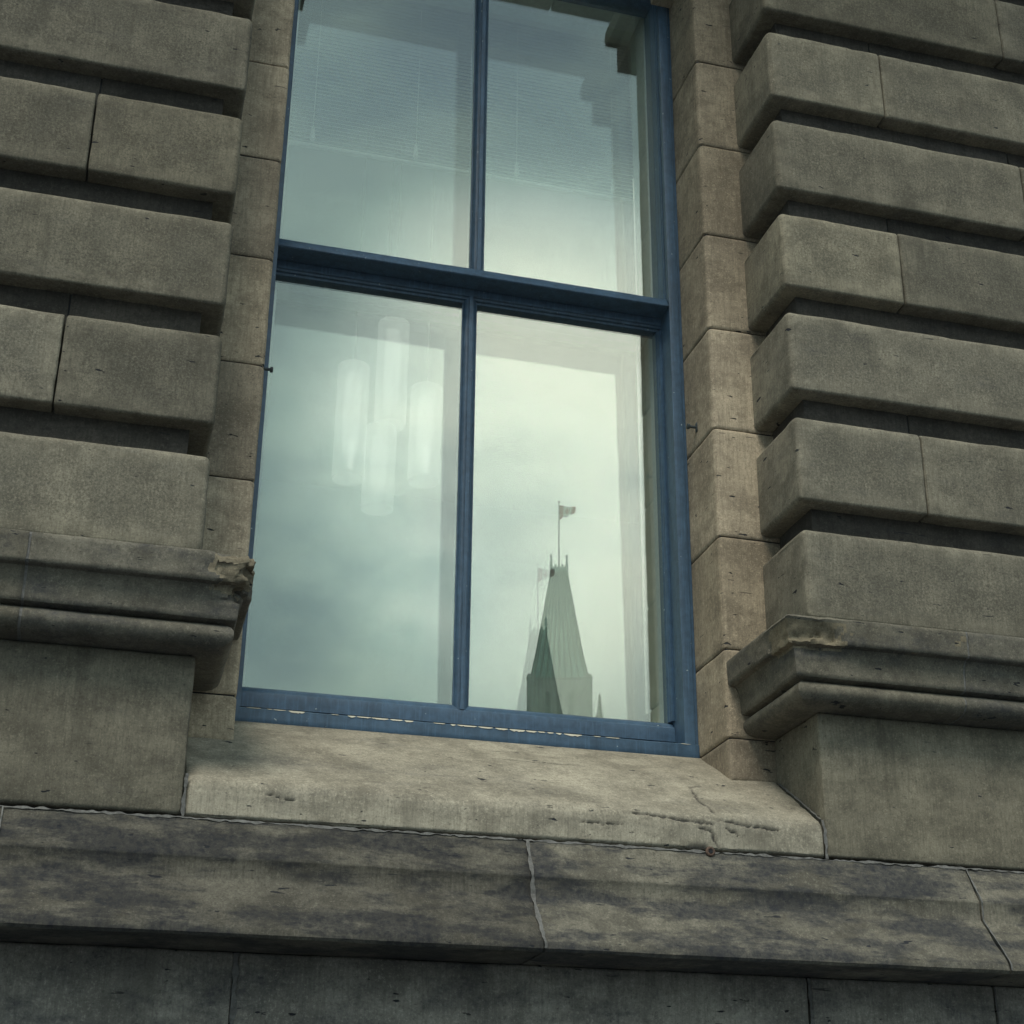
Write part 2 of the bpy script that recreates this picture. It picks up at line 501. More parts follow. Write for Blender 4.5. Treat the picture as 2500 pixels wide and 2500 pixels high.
Z0, DZ, BH = 1.4455, 0.343, 0.2585
sd_ = 1
for k in range(0, 9):
    zb = Z0 + DZ * k; zt = zb + BH
    odd = (k % 2 == 1)
    jr = [2.120, 3.29, 4.46] if odd else [2.583, 3.75, 4.46]
    if k == 0: jr = [2.62, 3.75, 4.46]
    x = XR; first = True
    for j in jr:
        block(x if first else x + 0.004, j, zb, zt, 0.016 if first else 0.006, 0.006, sd_, 0.026 if x < 2.6 else 0.08); sd_ += 1
        x = j; first = False
    jl = [-0.226, -1.40, -2.57] if odd else [-0.693, -1.86, -2.57]
    x = XL; first = True
    for j in jl:
        block(j, x if first else x - 0.004, zb, zt, 0.006, 0.016 if first else 0.006, sd_, 0.026 if x > -0.6 else 0.08); sd_ += 1
        x = j; first = False
    # recessed course behind the groove above this block, stone by stone
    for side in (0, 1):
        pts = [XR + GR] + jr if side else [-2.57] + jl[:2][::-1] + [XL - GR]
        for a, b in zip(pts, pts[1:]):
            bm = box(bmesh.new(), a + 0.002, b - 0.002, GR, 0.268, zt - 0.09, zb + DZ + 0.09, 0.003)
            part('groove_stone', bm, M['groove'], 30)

# jamb stones: a rounded corner seen from the street
JZ = [1.062, 1.181, 1.4355, 1.776, 2.124, 2.467, 2.8065, 3.1485, 3.486, 3.83, 4.11]
def jamb(z0, z1, side, seed):
    r = 0.014
    if side > 0:
        plan = [(1.83, 0.52), (1.83, DJ)] + [(JR + r + r * math.cos(R(a)), DJ + r + r * math.sin(R(a))) for a in (270, 247, 225, 202, 180)] + [(JR, 0.52)]
    else:
        plan = [(0.06, 0.52), (0.06, DJ)] + [(JL - r + r * math.cos(R(a)), DJ + r + r * math.sin(R(a))) for a in (270, 292, 315, 337, 360)] + [(JL, 0.52)]
    plan = dense(plan, 0.03, True)
    cx = sum(p[0] for p in plan) / len(plan); cy = sum(p[1] for p in plan) / len(plan)
    zs = [(z0, 0.003), (z0 + 0.004, 0.0)] + [(z, 0) for z in span(z0 + 0.012, z1 - 0.012, 0.028)] + [(z1 - 0.004, 0.0), (z1, 0.003)]
    rs = []
    for z, ins in zs:
        rs.append([(x + (ins if x < cx else -ins), y + (ins if y < cy else 0), z) for x, y in plan])
    bm = rings(bmesh.new(), rs)
    roughen(bm, 0.0012, 0.006, seed, keep=lambda c: c.y > 0.45)
    return part('jamb_stone', bm, M['jamb'], 40)
for a, b in zip(JZ, JZ[1:]):
    for s in (-1, 1):
        jamb(a + 0.0018, b - 0.0018, s, sd_); sd_ += 1
# backing behind the thin joints
for (x0, x1) in ((0.07, JL - 0.006), (JR + 0.006, 1.82)):
    part('mortar_joint', box(bmesh.new(), x0, x1, DJ + 0.006, 0.51, 1.0, 4.2), M['crack'], 0)

# lintel and its stepped corbels above the opening (mirrored in the panes)
for a, b in ((-0.2, 0.62), (0.62, 1.27), (1.27, 2.09)):
    bm = box(bmesh.new(), a + 0.002, b - 0.002, DJ, 0.62, 4.113, 4.60, 0.006)
    part('lintel_stone', roughen(bm, 0.001, 0.004, sd_), M['jamb'], 30); sd_ += 1
corb = [(JR + 0.05, 3.886), (1.531, 3.886), (1.531, 3.997), (1.487, 3.997), (1.483, 4.02), (1.486, 4.056), (1.494, 4.085), (1.508, 4.112), (JR + 0.05, 4.112)]
for s in (1, -1):
    poly = [(x if s > 0 else 1.891 - x, z) for x, z in corb]
    rs = [[(x, y, z) for x, z in poly] for y in (DJ + 0.003, 0.34, 0.40, 0.478)]
    part('corbel', rings(bmesh.new(), rs), M['jamb'], 30)
# wall over the window and an unseen overhang added to shade the upper blocks
part('upper_wall', box(bmesh.new(), -2.57, 4.46, 0.05, 0.60, 4.605, 9.0), M['block'], 0)
prof = [(0.04, 4.62), (-0.05, 4.62), (-0.09, 4.66), (-0.09, 4.70), (-0.16, 4.72), (-0.22, 4.78), (-0.24, 5.35), (-0.34, 5.42), (-0.98, 5.44), (-0.98, 5.60), (-1.06, 5.66), (-1.09, 5.72), (0.04, 5.80)]
for a, b in ((-2.57, -1.0), (-1.0, 0.3), (0.3, 1.6), (1.6, 2.9), (2.9, 4.46)):
    rs = [[(x, y, z) for y, z in prof] for x in (a + 0.002, b - 0.002)]
    part('added_overhang_stone', rings(bmesh.new(), rs), M['cornice'], 30)

# ---- string course (moulded cornice at the foot of the blocks)
SC = [(-0.12, 1.440), (0.004, 1.440), (0.122, 1.399), (0.126, 1.392), (0.124, 1.332), (0.120, 1.327), (0.104, 1.324), (0.097, 1.312), (0.092, 1.292), (0.090, 1.272), (0.0895, 1.252), (0.086, 1.247), (0.064, 1.244)]
SC += [(0.046 + 0.040 * math.cos(R(a)), 1.2145 + 0.0295 * math.sin(R(a))) for a in (82, 60, 38, 15, -8, -32, -56, -80)]
SC += [(0.034, 1.1845), (-0.12, 1.1845)]
SCd = dense(SC, 0.008, True, lambda a, b: a[0] > -0.05 and b[0] > -0.05)
def chip_amt(co, cxx, sgn, side):
    """broken arris at the mitred corner"""
    x, y, z = co
    if z < 1.290: return 0.0
    d = math.hypot(x - cxx, (y + 0.125) * 1.0)
    w = 0.20 if side > 0 else 0.12
    f = max(0.0, 1 - d / w)
    return f
def string_course(stations, seed, mat, side=0, corner=None):
    rs = []
    for st in stations:
        rs.append([st(p) + (z,) for p, z in SCd])
    bm = rings(bmesh.new(), rs)
    roughen(bm, 0.0011, 0.008, seed, keep=lambda c: c.y > 0.255 and c.z < 9)
    if corner:
        for v in bm.verts:
            f = chip_amt(v.co, corner, 1, side)
            if f <= 0: continue
            q = noise.noise(v.co * 22) * 0.5 + noise.noise(v.co * 55) * 0.4 + noise.noise(v.co * 110) * 0.25
            f2 = min(1.0, max(0.0, f * 1.5 + 0.35 * q))
            c = v.co
            if side > 0:
                if c.y > 0.02 and c.z > 1.38: continue
                w = f2 * max(0.0, 1 - abs(c.z - 1.345) / 0.046)
                pl = 0.034 * w * (0.8 + 0.8 * q)
                c.x += pl * 0.55; c.y += pl
                c.z -= 0.010 * f * max(0, q + 0.2) * (1 if c.z > 1.385 else 0)
            else:
                pl = 0.030 * f2 * (0.75 + 1.1 * q)
                if c.z > 1.38: pl *= 0.6
                c.x -= pl * 1.0; c.y += pl * 0.45
                if c.z > 1.38: c.z -= 0.020 * f2 * (0.6 + q)
                elif c.z < 1.34: c.z += 0.012 * f2 * (0.5 + q)
    o = part('string_course_stone', bm, [mat, M['broken']], 40)
    if corner:
        for p in o.data.polygons:
            c = p.center
            f = chip_amt(c, corner, 1, side)
            if f > 0.26 + 0.34 * noise.noise(c * 26) + 0.25 * noise.noise(c * 70) and (1.318 if side > 0 else 1.31) < c.z < (1.384 if side > 0 else 1.41) and c.y < 0.0: p.material_index = 1
    return o
def stX(x): return lambda p: (x, -p)
def stRet(y): return lambda p: (XR - p, y)
def stRetL(y): return lambda p: (XL + p, y)
def corner_R(p): return (XR - p, -p)
def corner_L(p): return (XL + p, -p)
def blend(a, b, n): return [(lambda p, f=i / n: tuple(u + (v - u) * f for u, v in zip(a(p), b(p)))) for i in range(1, n)]
o = string_course([stX(x) for x in span(1.870, 2.1175, 0.018)][::-1] + blend(stX(1.870), corner_R, 30) + [corner_R] + blend(corner_R, stRet(0.125), 24) + [stRet(y) for y in span(0.125, DJ - 0.001, 0.03)], 201, M['cornice'], 1, 1.61)
o['label'] = 'corner stone of the string course with its upper edge worn away'
# extra stations near the corner come from the mitre blend
o = string_course([stRetL(y) for y in span(0.125, DJ - 0.001, 0.03)][::-1] + blend(stRetL(0.125), corner_L, 24) + [corner_L] + blend(corner_L, stX(0.02), 30) + [stX(x) for x in span(-0.2245, 0.02, 0.018)][::-1], 202, M['cornice'], -1, 0.28)
o['label'] = 'corner stone of the string course with its tip broken off'
string_course([stX(x) for x in span(2.123, 3.29, 0.04)], 203, M['cornice'])
string_course([stX(x) for x in span(3.294, 4.46, 0.2)], 204, M['cornice'])
string_course([stX(x) for x in span(-1.40, -0.2305, 0.04)], 205, M['cornice'])
string_course([stX(x) for x in span(-2.57, -1.404, 0.2)], 206, M['cornice'])
# pale pointing in the string course joints
for xj in (-0.2275, 2.1202):
    rs = [[(x, -(p - 0.0015), z) for p, z in SCd] for x in (xj - 0.0032, xj + 0.0032)]
    bm = rings(bmesh.new(), rs)
    part('mortar_joint', roughen(bm, 0.001, 0.002, xj), M['mortar'], 30)

# ---- plain stones under the string course
def slab(name, x0, x1, y0, y1, z0, z1, mat, r=0.006, step=0.03, seed=0, amp=0.0014, chip=0.008, label=None):
    prof = [(y1, z1)] + arc(y0 + r, z1 - r, r, 90, 180, 3) + arc(y0 + r, z0 + r, r, 180, 270, 3) + [(y1, z0)]
    prof = dense(prof, step, True, lambda a, b: not (a[0] >= y1 - 0.01 and b[0] >= y1 - 0.01))
    zc = (z0 + z1) / 2; hz = (z1 - z0) / 2
    xs = [(x0, r), (x0 + r * 0.3, r * 0.3), (x0 + r, 0)] + [(x, 0) for x in span(x0 + r * 2, x1 - r * 2, step)] + [(x1 - r, 0), (x1 - r * 0.3, r * 0.3), (x1, r)]
    rs = [[(x, y + ins * max(0, 1 - (y - y0) / 0.05), zc + (z - zc) * (1 - ins / hz)) for y, z in prof] for x, ins in xs]
    bm = rings(bmesh.new(), rs)
    roughen(bm, amp, chip, seed, keep=lambda c: c.y > y1 - 0.02)
    return part(name, bm, mat, 40, label)
slab('plain_block', 1.737, 2.90, 0, 0.270, 0.8115, 1.1835, M['block'], 0.006, 0.03, 301)
slab('plain_block', 2.904, 4.46, 0, 0.270, 0.8115, 1.1835, M['block'], 0.006, 0.08, 302)
slab('plain_block', -1.0, 0.166, 0, 0.270, 0.8115, 1.1835, M['block'], 0.010, 0.03, 303)
slab('plain_block', -2.57, -1.004, 0, 0.270, 0.8115, 1.1835, M['block'], 0.006, 0.08, 304)
part('pier_core', box(bmesh.new(), XR + 0.06, 4.45, 0.06, 0.5, -1.6, 4.6), M['crack'], 0)
part('pier_core', box(bmesh.new(), -2.56, XL - 0.06, 0.06, 0.5, -1.6, 4.6), M['crack'], 0)

# ---- window sill, weathered slope, two stones
CR = [  # cracks cut into the sill, in (x, distance along the profile from the front foot)
    [(1.452, 0.300), (1.446, 0.235), (1.437, 0.190), (1.450, 0.150), (1.447, 0.098)],
    [(1.452, 0.300), (1.480, 0.318), (1.500, 0.330)],
    [(1.230, 0.083), (1.300, 0.080), (1.36, 0.072), (1.405, 0.070), (1.440, 0.066)],
    [(1.452, 0.078), (1.49, 0.076), (1.53, 0.069), (1.575, 0.066), (1.615, 0.062)],
    [(1.395, 0.056), (1.424, 0.053), (1.434, 0.043), (1.436, 0.030), (1.448, 0.013), (1.460, 0.0)],
    [(1.468, 0.060), (1.480, 0.053), (1.491, 0.051), (1.500, 0.042)],
    [(1.350, 0.0), (1.380, 0.009), (1.410, 0.010), (1.428, 0.003)],
    [(0.800, 0.43), (0.835, 0.405), (0.865, 0.385)],
    [(0.95, 0.430), (1.06, 0.425), (1.13, 0.420), (1.20, 0.418)],
    [(0.355, 0.062), (0.40, 0.056), (0.425, 0.052)],
    [(1.10, 0.052), (1.16, 0.049), (1.20, 0.050)]]
def seg_dist(px, py, a, b):
    dx, dy = b[0] - a[0], b[1] - a[1]
    L = dx * dx + dy * dy
    f = max(0.0, min(1.0, ((px - a[0]) * dx + (py - a[1]) * dy) / L))
    return math.hypot(px - a[0] - f * dx, py - a[1] - f * dy), f
def sill(x0, x1, seed, el, er):
    front = [(0.006, 0.8095), (0.0, 0.815), (0.0, 0.862), (0.002, 0.879), (0.008, 0.893), (0.018, 0.9035), (0.03, 0.912), (0.272, 1.0655), (0.483, 1.1785)]
    front = dense(front, 0.0042, False)
    prof = front + [(0.50, 1.186), (0.52, 0.80)]
    arcl = [0.0]
    for a, b in zip(front, front[1:]): arcl.append(arcl[-1] + math.hypot(b[0] - a[0], b[1] - a[1]))
    xs = [x0, x0 + el * 0.4]
    x = x0 + el
    while x < x1 - er:
        xs.append(x)
        near = any(min(p[0] for p in c) - 0.008 < x < max(p[0] for p in c) + 0.008 for c in CR)
        x += 0.0042 if near else 0.018
    xs += [x1 - er, x1 - er * 0.4, x1]
    bm = bmesh.new()
    rs = []
    for x in xs:
        ins = 0.0
        if x < x0 + el: ins = el * (1 - (x - x0) / el) ** 2
        if x > x1 - er: ins = er * (1 - (x1 - x) / er) ** 2
        rs.append([(x, y + ins * max(0, 1 - y / 0.06), z - (ins * 0.3 if z > 0.85 else 0)) for y, z in prof])
    rings(bm, rs)
    roughen(bm, 0.0016, 0.012, seed, keep=lambda c: c.y > 0.47)
    # carve
    bm.normal_update()
    lay = bm.verts.layers.float.new('crack')
    bm.verts.ensure_lookup_table()
    n = len(prof)
    for k, x in enumerate(xs):
        for i, L in enumerate(arcl):
            v = bm.verts[k * n + i]
            jx = x + 0.0035 * noise.noise(Vector((x * 90, L * 90, 1))) + 0.0014 * noise.noise(Vector((x * 170, L * 170, 4)))
            jy = L + 0.0035 * noise.noise(Vector((x * 90, L * 90, 7))) + 0.0014 * noise.noise(Vector((x * 170, L * 170, 9)))
            best = 0.0
            for ci, c in enumerate(CR):
                N = len(c) - 1
                for q in range(N):
                    d, f = seg_dist(jx, jy, c[q], c[q + 1])
                    if d < 0.009:
                        pos = (q + f) / N
                        w = 0.0036 * (0.45 + 0.65 * math.sin(math.pi * min(0.97, 0.06 + pos * 0.9))) * (0.85 + 0.5 * noise.noise(Vector((pos * 9, ci, 2))))
                        if ci > 6: w *= 0.62
                        best = max(best, math.exp(-(d / max(0.0009, w)) ** 2))
            if best > 0.02:
                v[lay] = best
                v.co += Vector((0, 0.8, -0.6)) * (0.006 * best)
    return part('sill_stone', bm, M['sill'], 50)
sill(0.171, 1.7315, 401, 0.010, 0.006)
# mortar between sill and plain blocks
def ribbon(pts, w, proud, nrm, jit=0.35, seed=0, taper=False, jag=0.0):
    """thin uneven strip along a 3-D polyline lying on a surface with normal nrm"""
    bm = bmesh.new()
    nrm = Vector(nrm).normalized()
    P = [Vector(p) for p in pts]
    dd = []
    for a, b in zip(P, P[1:]):
        k = max(1, int((b - a).length / 0.005))
        dd += [a.lerp(b, i / k) for i in range(k)]
    dd.append(P[-1])
    L = []
    N = len(dd)
    for i, p in enumerate(dd):
        t = (dd[min(i + 1, N - 1)] - dd[max(i - 1, 0)]).normalized()
        s = t.cross(nrm).normalized()
        q = Vector((i * 0.23 + seed, seed * 2.3, 0.5))
        ww = w * (1 + jit * noise.noise(q) * 2)
        if taper: ww *= max(0.12, math.sin(math.pi * (0.05 + 0.9 * i / max(1, N - 1))))
        c = p + s * (w * 0.8 * jit * noise.noise(q * 1.7 + Vector((9, 0, 0))) + jag * (noise.noise(q * 0.9) + 0.6 * noise.noise(q * 2.9))) + nrm * proud
        L.append((c - s * ww / 2, c + s * ww / 2, c + nrm * -0.004))
    V = [[bm.verts.new(x) for x in (a, b, d)] for a, b, d in L]
    for A, B in zip(V, V[1:]):
        bm.faces.new((A[0], A[1], B[1], B[0])); bm.faces.new((A[1], A[2], B[2], B[1])); bm.faces.new((A[2], A[0], B[0], B[2]))
    return bm
part('mortar_joint', ribbon([(0.1705, 0.0, 0.905), (0.169, 0, 0.86), (0.1695, 0, 0.805)], 0.0075, 0.0012, (0, -1, 0), 0.5, 1), M['mortar'], 30)
part('mortar_joint', ribbon([(1.735, 0.010, 0.905), (1.7345, 0, 0.87), (1.7345, 0, 0.806)], 0.0085, 0.0012, (0, -1, 0), 0.4, 2), M['mortar'], 30)
part('mortar_joint', ribbon([(1.7335, 0.25, 1.056), (1.7335, 0.13, 0.981), (1.734, 0.02, 0.908)], 0.007, 0.0015, (0, -0.55, 0.83), 0.5, 3), M['mortar'], 30)
part('mortar_joint', ribbon([(-2.5, -0.0015, 0.8035), (-1, -0.0015, 0.8035), (0.3, -0.0015, 0.8035), (2.0, -0.0015, 0.8035), (4.4, -0.0015, 0.8035)], 0.0048, 0.0004, (0, -1, 0.4), 0.8, 4), M['mortar'], 30)
# ---- base course: double weathering, then a deep drip edge
BC = [(0.05, 0.8025), (0.0, 0.8025), (-0.052, 0.718), (-0.0555, 0.711), (-0.0556, 0.707), (-0.0542, 0.704), (-0.0545, 0.667), (-0.060, 0.658), (-0.100, 0.614), (-0.135, 0.574), (-0.152, 0.553), (-0.157, 0.545), (-0.158, 0.532), (-0.152, 0.5255), (0.05, 0.5255)]
BCd = dense(BC, 0.018, True, lambda a, b: a[0] < 0.045 or b[0] < 0.045)
for i, (a, b, st) in enumerate(((-2.57, -1.39, 0.1), (-1.386, -0.2135, 0.05), (-0.2095, 0.961, 0.026), (0.966, 2.116, 0.026), (2.1195, 3.29, 0.04), (3.294, 4.46, 0.1))):
    cx = []
    for x in span(a, b, st): cx.append(x)
    rs = []
    for x in cx:
        e = 0.004 if x in (cx[0], cx[-1]) else 0
        rs.append([(x, y + e * (1 if y < 0.03 else 0), z) for y, z in BCd])
    bm = rings(bmesh.new(), rs)
    roughen(bm, 0.0019, 0.012, 500 + i, keep=lambda c: c.y > 0.035)
    part('base_course_stone', bm, M['base'], 40)
for xj, w in ((-0.2115, 0.005), (0.9635, 0.0085), (2.1178, 0.004)):
    wob = lambda z: 0.010 * noise.noise(Vector((xj, 0, z * 9)))
    pts = [(xj + 0.4 * wob(z), y - 0.0005, z) for y, z in BC[1:13]]
    part('mortar_joint', ribbon(pts, w, 0.0022, (0, -0.85, 0.3), 0.35, xj), M['mortar'], 30)

# ---- lower wall
for i, (a, b) in enumerate(((-2.57, -0.92), (-0.916, 0.311), (0.318, 1.679), (1.687, 2.185), (2.189, 3.3), (3.304, 4.46))):
    slab('lower_wall_stone', a, b, 0.040, 0.28, -0.05, 0.524, M['lower'], 0.006, 0.04, 600 + i)
    slab('lower_wall_stone', a + 0.3, b + 0.296, 0.040, 0.28, -0.62, -0.054, M['lower'], 0.006, 0.12, 620 + i)
for xj, w in ((0.3145, 0.011), (1.683, 0.009), (2.187, 0.004)):
    part('mortar_joint', ribbon([(xj, 0.040, 0.522), (xj + 0.003, 0.040, 0.40), (xj - 0.002, 0.040, 0.1)], w, 0.0012, (0, -1, 0), 0.4, xj), M['mortar'], 30)
part('plinth', box(bmesh.new(), -2.57, 4.46, 0.0, 0.3, -1.6, -0.625, 0.01), M['lower'], 30)

# ================================================================= WINDOW
YU, YD, YB = 0.562, 0.582, 0.692       # upper glass, lower glass, inner glazing
FL, FR = 0.3145, 1.560                 # inner edges of the frame face
def prism_z(poly, z0, z1):
    return rings(bmesh.new(), [[(x, y, z) for x, y in poly] for z in (z0, z1)])
def prism_x(poly, x0, x1, step=None):
    xs = span(x0, x1, step) if step else (x0, x1)
    return rings(bmesh.new(), [[(x, y, z) for y, z in poly] for x in xs])
# outer frame = the window part itself
bm = bmesh.new()
fr = [(FR, DF), (FR + 0.008, DF - 0.002), (FR + 0.030, DF - 0.002), (FR + 0.033, DF + 0.004), (FR + 0.042, DF + 0.004), (FR + 0.042, 0.74), (FR, 0.74)]
rings(bm, [[(x, y, z) for x, y in fr] for z in (1.196, 4.11)])
fl = [(FL, DF), (FL - 0.006, DF - 0.002), (JL + 0.001, DF - 0.002), (JL + 0.001, 0.74), (FL, 0.74)]
rings(bm, [[(x, y, z) for x, y in fl] for z in (1.196, 4.11)])
hd = [(DF, 3.985), (DF - 0.002, 3.992), (DF - 0.002, 4.108), (0.74, 4.108), (0.74, 3.985)]
rings(bm, [[(x, y, z) for y, z in hd] for x in (FL + 0.001, FR - 0.001)])
window = part('window', bm, M['blue'], 20, 'tall sash window with blue painted frame, two lights above two')
def wpart(name, bm, mat, smooth=25, label=None):
    o = put(name, bm, mat, window, smooth)
    if label: o['label'] = label
    return o
# sub-sill
sub = dense([(0.60, 1.165), (0.60, 1.246), (0.486, 1.2185), (0.4815, 1.2150), (0.4815, 1.182), (0.4835, 1.1775), (0.50, 1.1765)], 0.012, True, lambda a, b: a[0] < 0.49 and b[0] < 0.49)
bm = prism_x(sub, 0.2895, 1.6015, 0.02)
wpart('sub_sill', roughen(bm, 0.0007, 0.004, 701, keep=lambda c: c.y > 0.52), M['blue'], 35)
# flaking paint along the sub-sill arris
bm = bmesh.new()
x = 0.300
while x < 1.585:
    dens = 1.0 if 0.41 < x < 1.30 else 0.35
    L = random.uniform(0.012, 0.06)
    strong = (0.41 < x < 0.47) or (0.56 < x < 0.82) or (0.86 < x < 1.28)
    h0 = random.uniform(0.0022, 0.0048) if strong else random.uniform(0.0007, 0.0018)
    if random.random() < (0.9 if strong else 0.65):
        n = max(2, int(L / 0.004))
        top = []; bot = []
        for i in range(n + 1):
            xx = x + L * i / n
            q = noise.noise(Vector((xx * 160, 3, 1)))
            env = min(1, 4 * i / n + 0.25, 4 * (1 - i / n) + 0.25)
            top.append(bm.verts.new((xx, 0.4808, 1.2166)))
            bot.append(bm.verts.new((xx, 0.4798, 1.2166 - h0 * env * (1 + 0.7 * q))))
        bk = [bm.verts.new((v.co.x, 0.4845, 1.2185)) for v in top]
        for i in range(n):
            bm.faces.new((top[i], top[i + 1], bot[i + 1], bot[i]))
            bm.faces.new((bk[i], bk[i + 1], top[i + 1], top[i]))
    x += L + random.uniform(0.001, 0.008 if strong else 0.03)
wpart('flaking_paint', bm, M['white'], 0, 'bare pale wood showing through flaked paint along the bottom rail')['kind'] = 'stuff'
# lower sash: bottom rail, stiles, top rail
br_ = dense([(0.556, 1.2425), (0.556, 1.276), (0.5575, 1.2835), (0.566, 1.2885), (0.569, 1.2945), (0.575, 1.300), (YD, 1.3045), (0.62, 1.3045), (0.62, 1.2425)], 0.02, True)
bm = prism_x(br_, FL + 0.0005, FR - 0.0005, 0.04)
wpart('bottom_rail', roughen(bm, 0.0006, 0.002, 702), M['blue'], 35)
def stile(x_in, x_out, ya, yg, z0, z1):
    s = 1 if x_out > x_in else -1
    w = lambda d: x_in + s * d
    poly = [(x_out, ya + 0.001), (w(0.004), ya), (w(0.001), ya + 0.004), (w(0.001), ya + 0.008), (w(-0.0008), ya + 0.010), (w(-0.001), ya + 0.018), (w(-0.0026), ya + 0.020), (w(-0.0034), yg - 0.002), (w(-0.0042), yg), (w(-0.0042), yg + 0.026), (x_out, yg + 0.026)]
    return rings(bmesh.new(), [[(x, y, z) for x, y in poly] for z in (z0, z1)])
wpart('sash_stile', stile(1.5500, FR - 0.0004 + 0.0008, 0.556, YD, 1.306, 2.614), M['blue'], 15)
wpart('sash_stile', stile(0.3185, FL + 0.0004 - 0.0008, 0.556, YD, 1.306, 2.614), M['blue'], 15)
wpart('sash_stile', stile(1.5590, FR - 0.0004 + 0.0008, 0.5, YU, 2.688, 3.95), M['blue'], 15)
wpart('sash_stile', stile(0.3165, FL + 0.0004 - 0.0008, 0.5, YU, 2.688, 3.95), M['blue'], 15)
tr_ = [(0.5565, 2.6555), (0.5565, 2.634), (0.5585, 2.631), (0.564, 2.630), (0.566, 2.624), (0.574, 2.6225), (0.576, 2.616), (YD, 2.6155), (0.62, 2.6155), (0.62, 2.6555)]
wpart('top_rail', prism_x(tr_, FL + 0.0005, FR - 0.0005), M['blue'], 15)
# meeting rail of the upper sash, standing proud
mr = dense([(0.4815, 2.6600), (0.4825, 2.6625), (0.503, 2.6965), (0.507, 2.6990), (0.545, 2.702), (YU, 2.704), (0.60, 2.704), (0.60, 2.657), (0.4845, 2.6570)], 0.02, True)
bm = prism_x(mr, FL - 0.002, FR - 0.001, 0.03)
wpart('meeting_rail', roughen(bm, 0.0006, 0.003, 703), M['blue'], 35)
ur = [(0.5, 3.984), (0.5, 3.955), (0.515, 3.950), (0.53, 3.940), (YU, 3.935), (0.60, 3.935), (0.60, 3.984)]
wpart('top_rail', prism_x(ur, FL + 0.0005, FR - 0.0005), M['blue'], 15)
def bar(xc, yg, z0, z1, dk=1.0):
    h = [(-0.0235, 0.0), (-0.0235, -0.006), (-0.0205, -0.0065), (-0.0195, -0.012), (-0.0165, -0.018), (-0.0120, -0.0225), (-0.0085, -0.024), (-0.0085, -0.028), (-0.0060, -0.0285), (-0.0055, -0.036)]
    poly = h + [(-a, b) for a, b in h[::-1]] + [(0.0235, 0.03), (-0.0235, 0.03)]
    poly = [(xc + a, yg + (b * dk if b < 0 else b)) for a, b in poly]
    bm = rings(bmesh.new(), [[(x + 0.0006 * noise.noise(Vector((z * 13, xc, i))), y, z) for i, (x, y) in enumerate(poly)] for z in span(z0, z1, 0.03)])
    return bm
wpart('glazing_bar', bar(0.943, YU, 2.690, 3.95), M['blue'], 15)
wpart('glazing_bar', bar(0.9285, YD, 1.286, 2.634, 0.70), M['blue'], 15)
# panes
def pane(x0, x1, y, z0, z1, mat, tilt=0, yaw=0, t=0.004):
    bm = box(bmesh.new(), -(x1 - x0) / 2, (x1 - x0) / 2, -t / 2, t / 2, -(z1 - z0) / 2, (z1 - z0) / 2)
    o = wpart('inner_pane' if mat is M['glass2'] else 'pane', bm, mat, 0)
    o.location = ((x0 + x1) / 2, y, (z0 + z1) / 2)
    o.rotation_euler = (tilt, 0, yaw)
    return o
pane(0.3165, 0.9195, YU, 2.700, 3.938, M['glass'])
pane(0.9665, 1.5605, YU, 2.700, 3.938, M['glass'])
pane(0.3225, 0.9050, YD, 1.3040, 2.616, M['glass'])
pane(0.9520, 1.5460, YD, 1.3040, 2.616, M['glass'])
TILT, YAW = -R(1.22), R(0.28)
pane(0.333, 1.553, YB, 1.325, 2.640, M['glass2'], TILT, YAW)
pane(0.333, 1.553, YB, 2.700, 3.960, M['glass2'], TILT, YAW)
# inner (secondary) glazing frame, pale grey
for x0, x1 in ((1.553, 1.62), (0.27, 0.333)):
    wpart('inner_stile', box(bmesh.new(), x0, x1, 0.626, 0.764, 1.26, 4.05, 0.004), M['inner'])
for z0, z1 in ((1.24, 1.312), (2.640, 2.694), (3.965, 4.05)):
    wpart('inner_rail', box(bmesh.new(), 0.334, 1.552, 0.628, 0.760, z0, z1, 0.004), M['inner'])
wpart('sash_track', box(bmesh.new(), 1.4990, 1.5060, 0.630, 0.638, 1.345, 2.645, 0.001), M['alu'])
wpart('sash_track', box(bmesh.new(), 1.503, 1.508, 0.630, 0.638, 2.70, 3.25, 0.001), M['alu'])

# ---- room behind the window
def room_piece(name, args, mat): 
    part(name, box(bmesh.new(), *args), mat, 0)
room_piece('room_floor', (-3, 5, 0.78, 7.5, 0.2, 0.35), M['floor'])
room_piece('room_ceiling', (-3, 5, 0.62, 7.5, 5.1, 5.25), M['room'])
room_piece('room_wall', (-3, 5, 7.3, 7.5, 0.35, 5.1), M['room'])
room_piece('room_wall', (-3.2, -3.0, 0.62, 7.5, 0.2, 5.25), M['room'])
room_piece('room_wall', (5.0, 5.2, 0.62, 7.5, 0.2, 5.25), M['room'])
room_piece('room_wall', (-3, 0.268, 0.765, 0.90, 0.35, 5.1), M['room'])
room_piece('room_wall', (1.622, 5, 0.765, 0.90, 0.35, 5.1), M['room'])
room_piece('room_wall', (0.268, 1.622, 0.765, 0.90, 0.35, 1.235), M['room'])
room_piece('room_wall', (0.268, 1.622, 0.765, 0.90, 4.055, 5.1), M['room'])
for x0, x1 in ((-2.6, 0.06), (1.83, 4.5)):
    room_piece('wall_core', (x0, x1, 0.525, 0.76, 0.2, 5.1), M['crack'])
room_piece('wall_core', (0.06, 1.83, 0.61, 0.66, 0.2, 1.16), M['crack'])

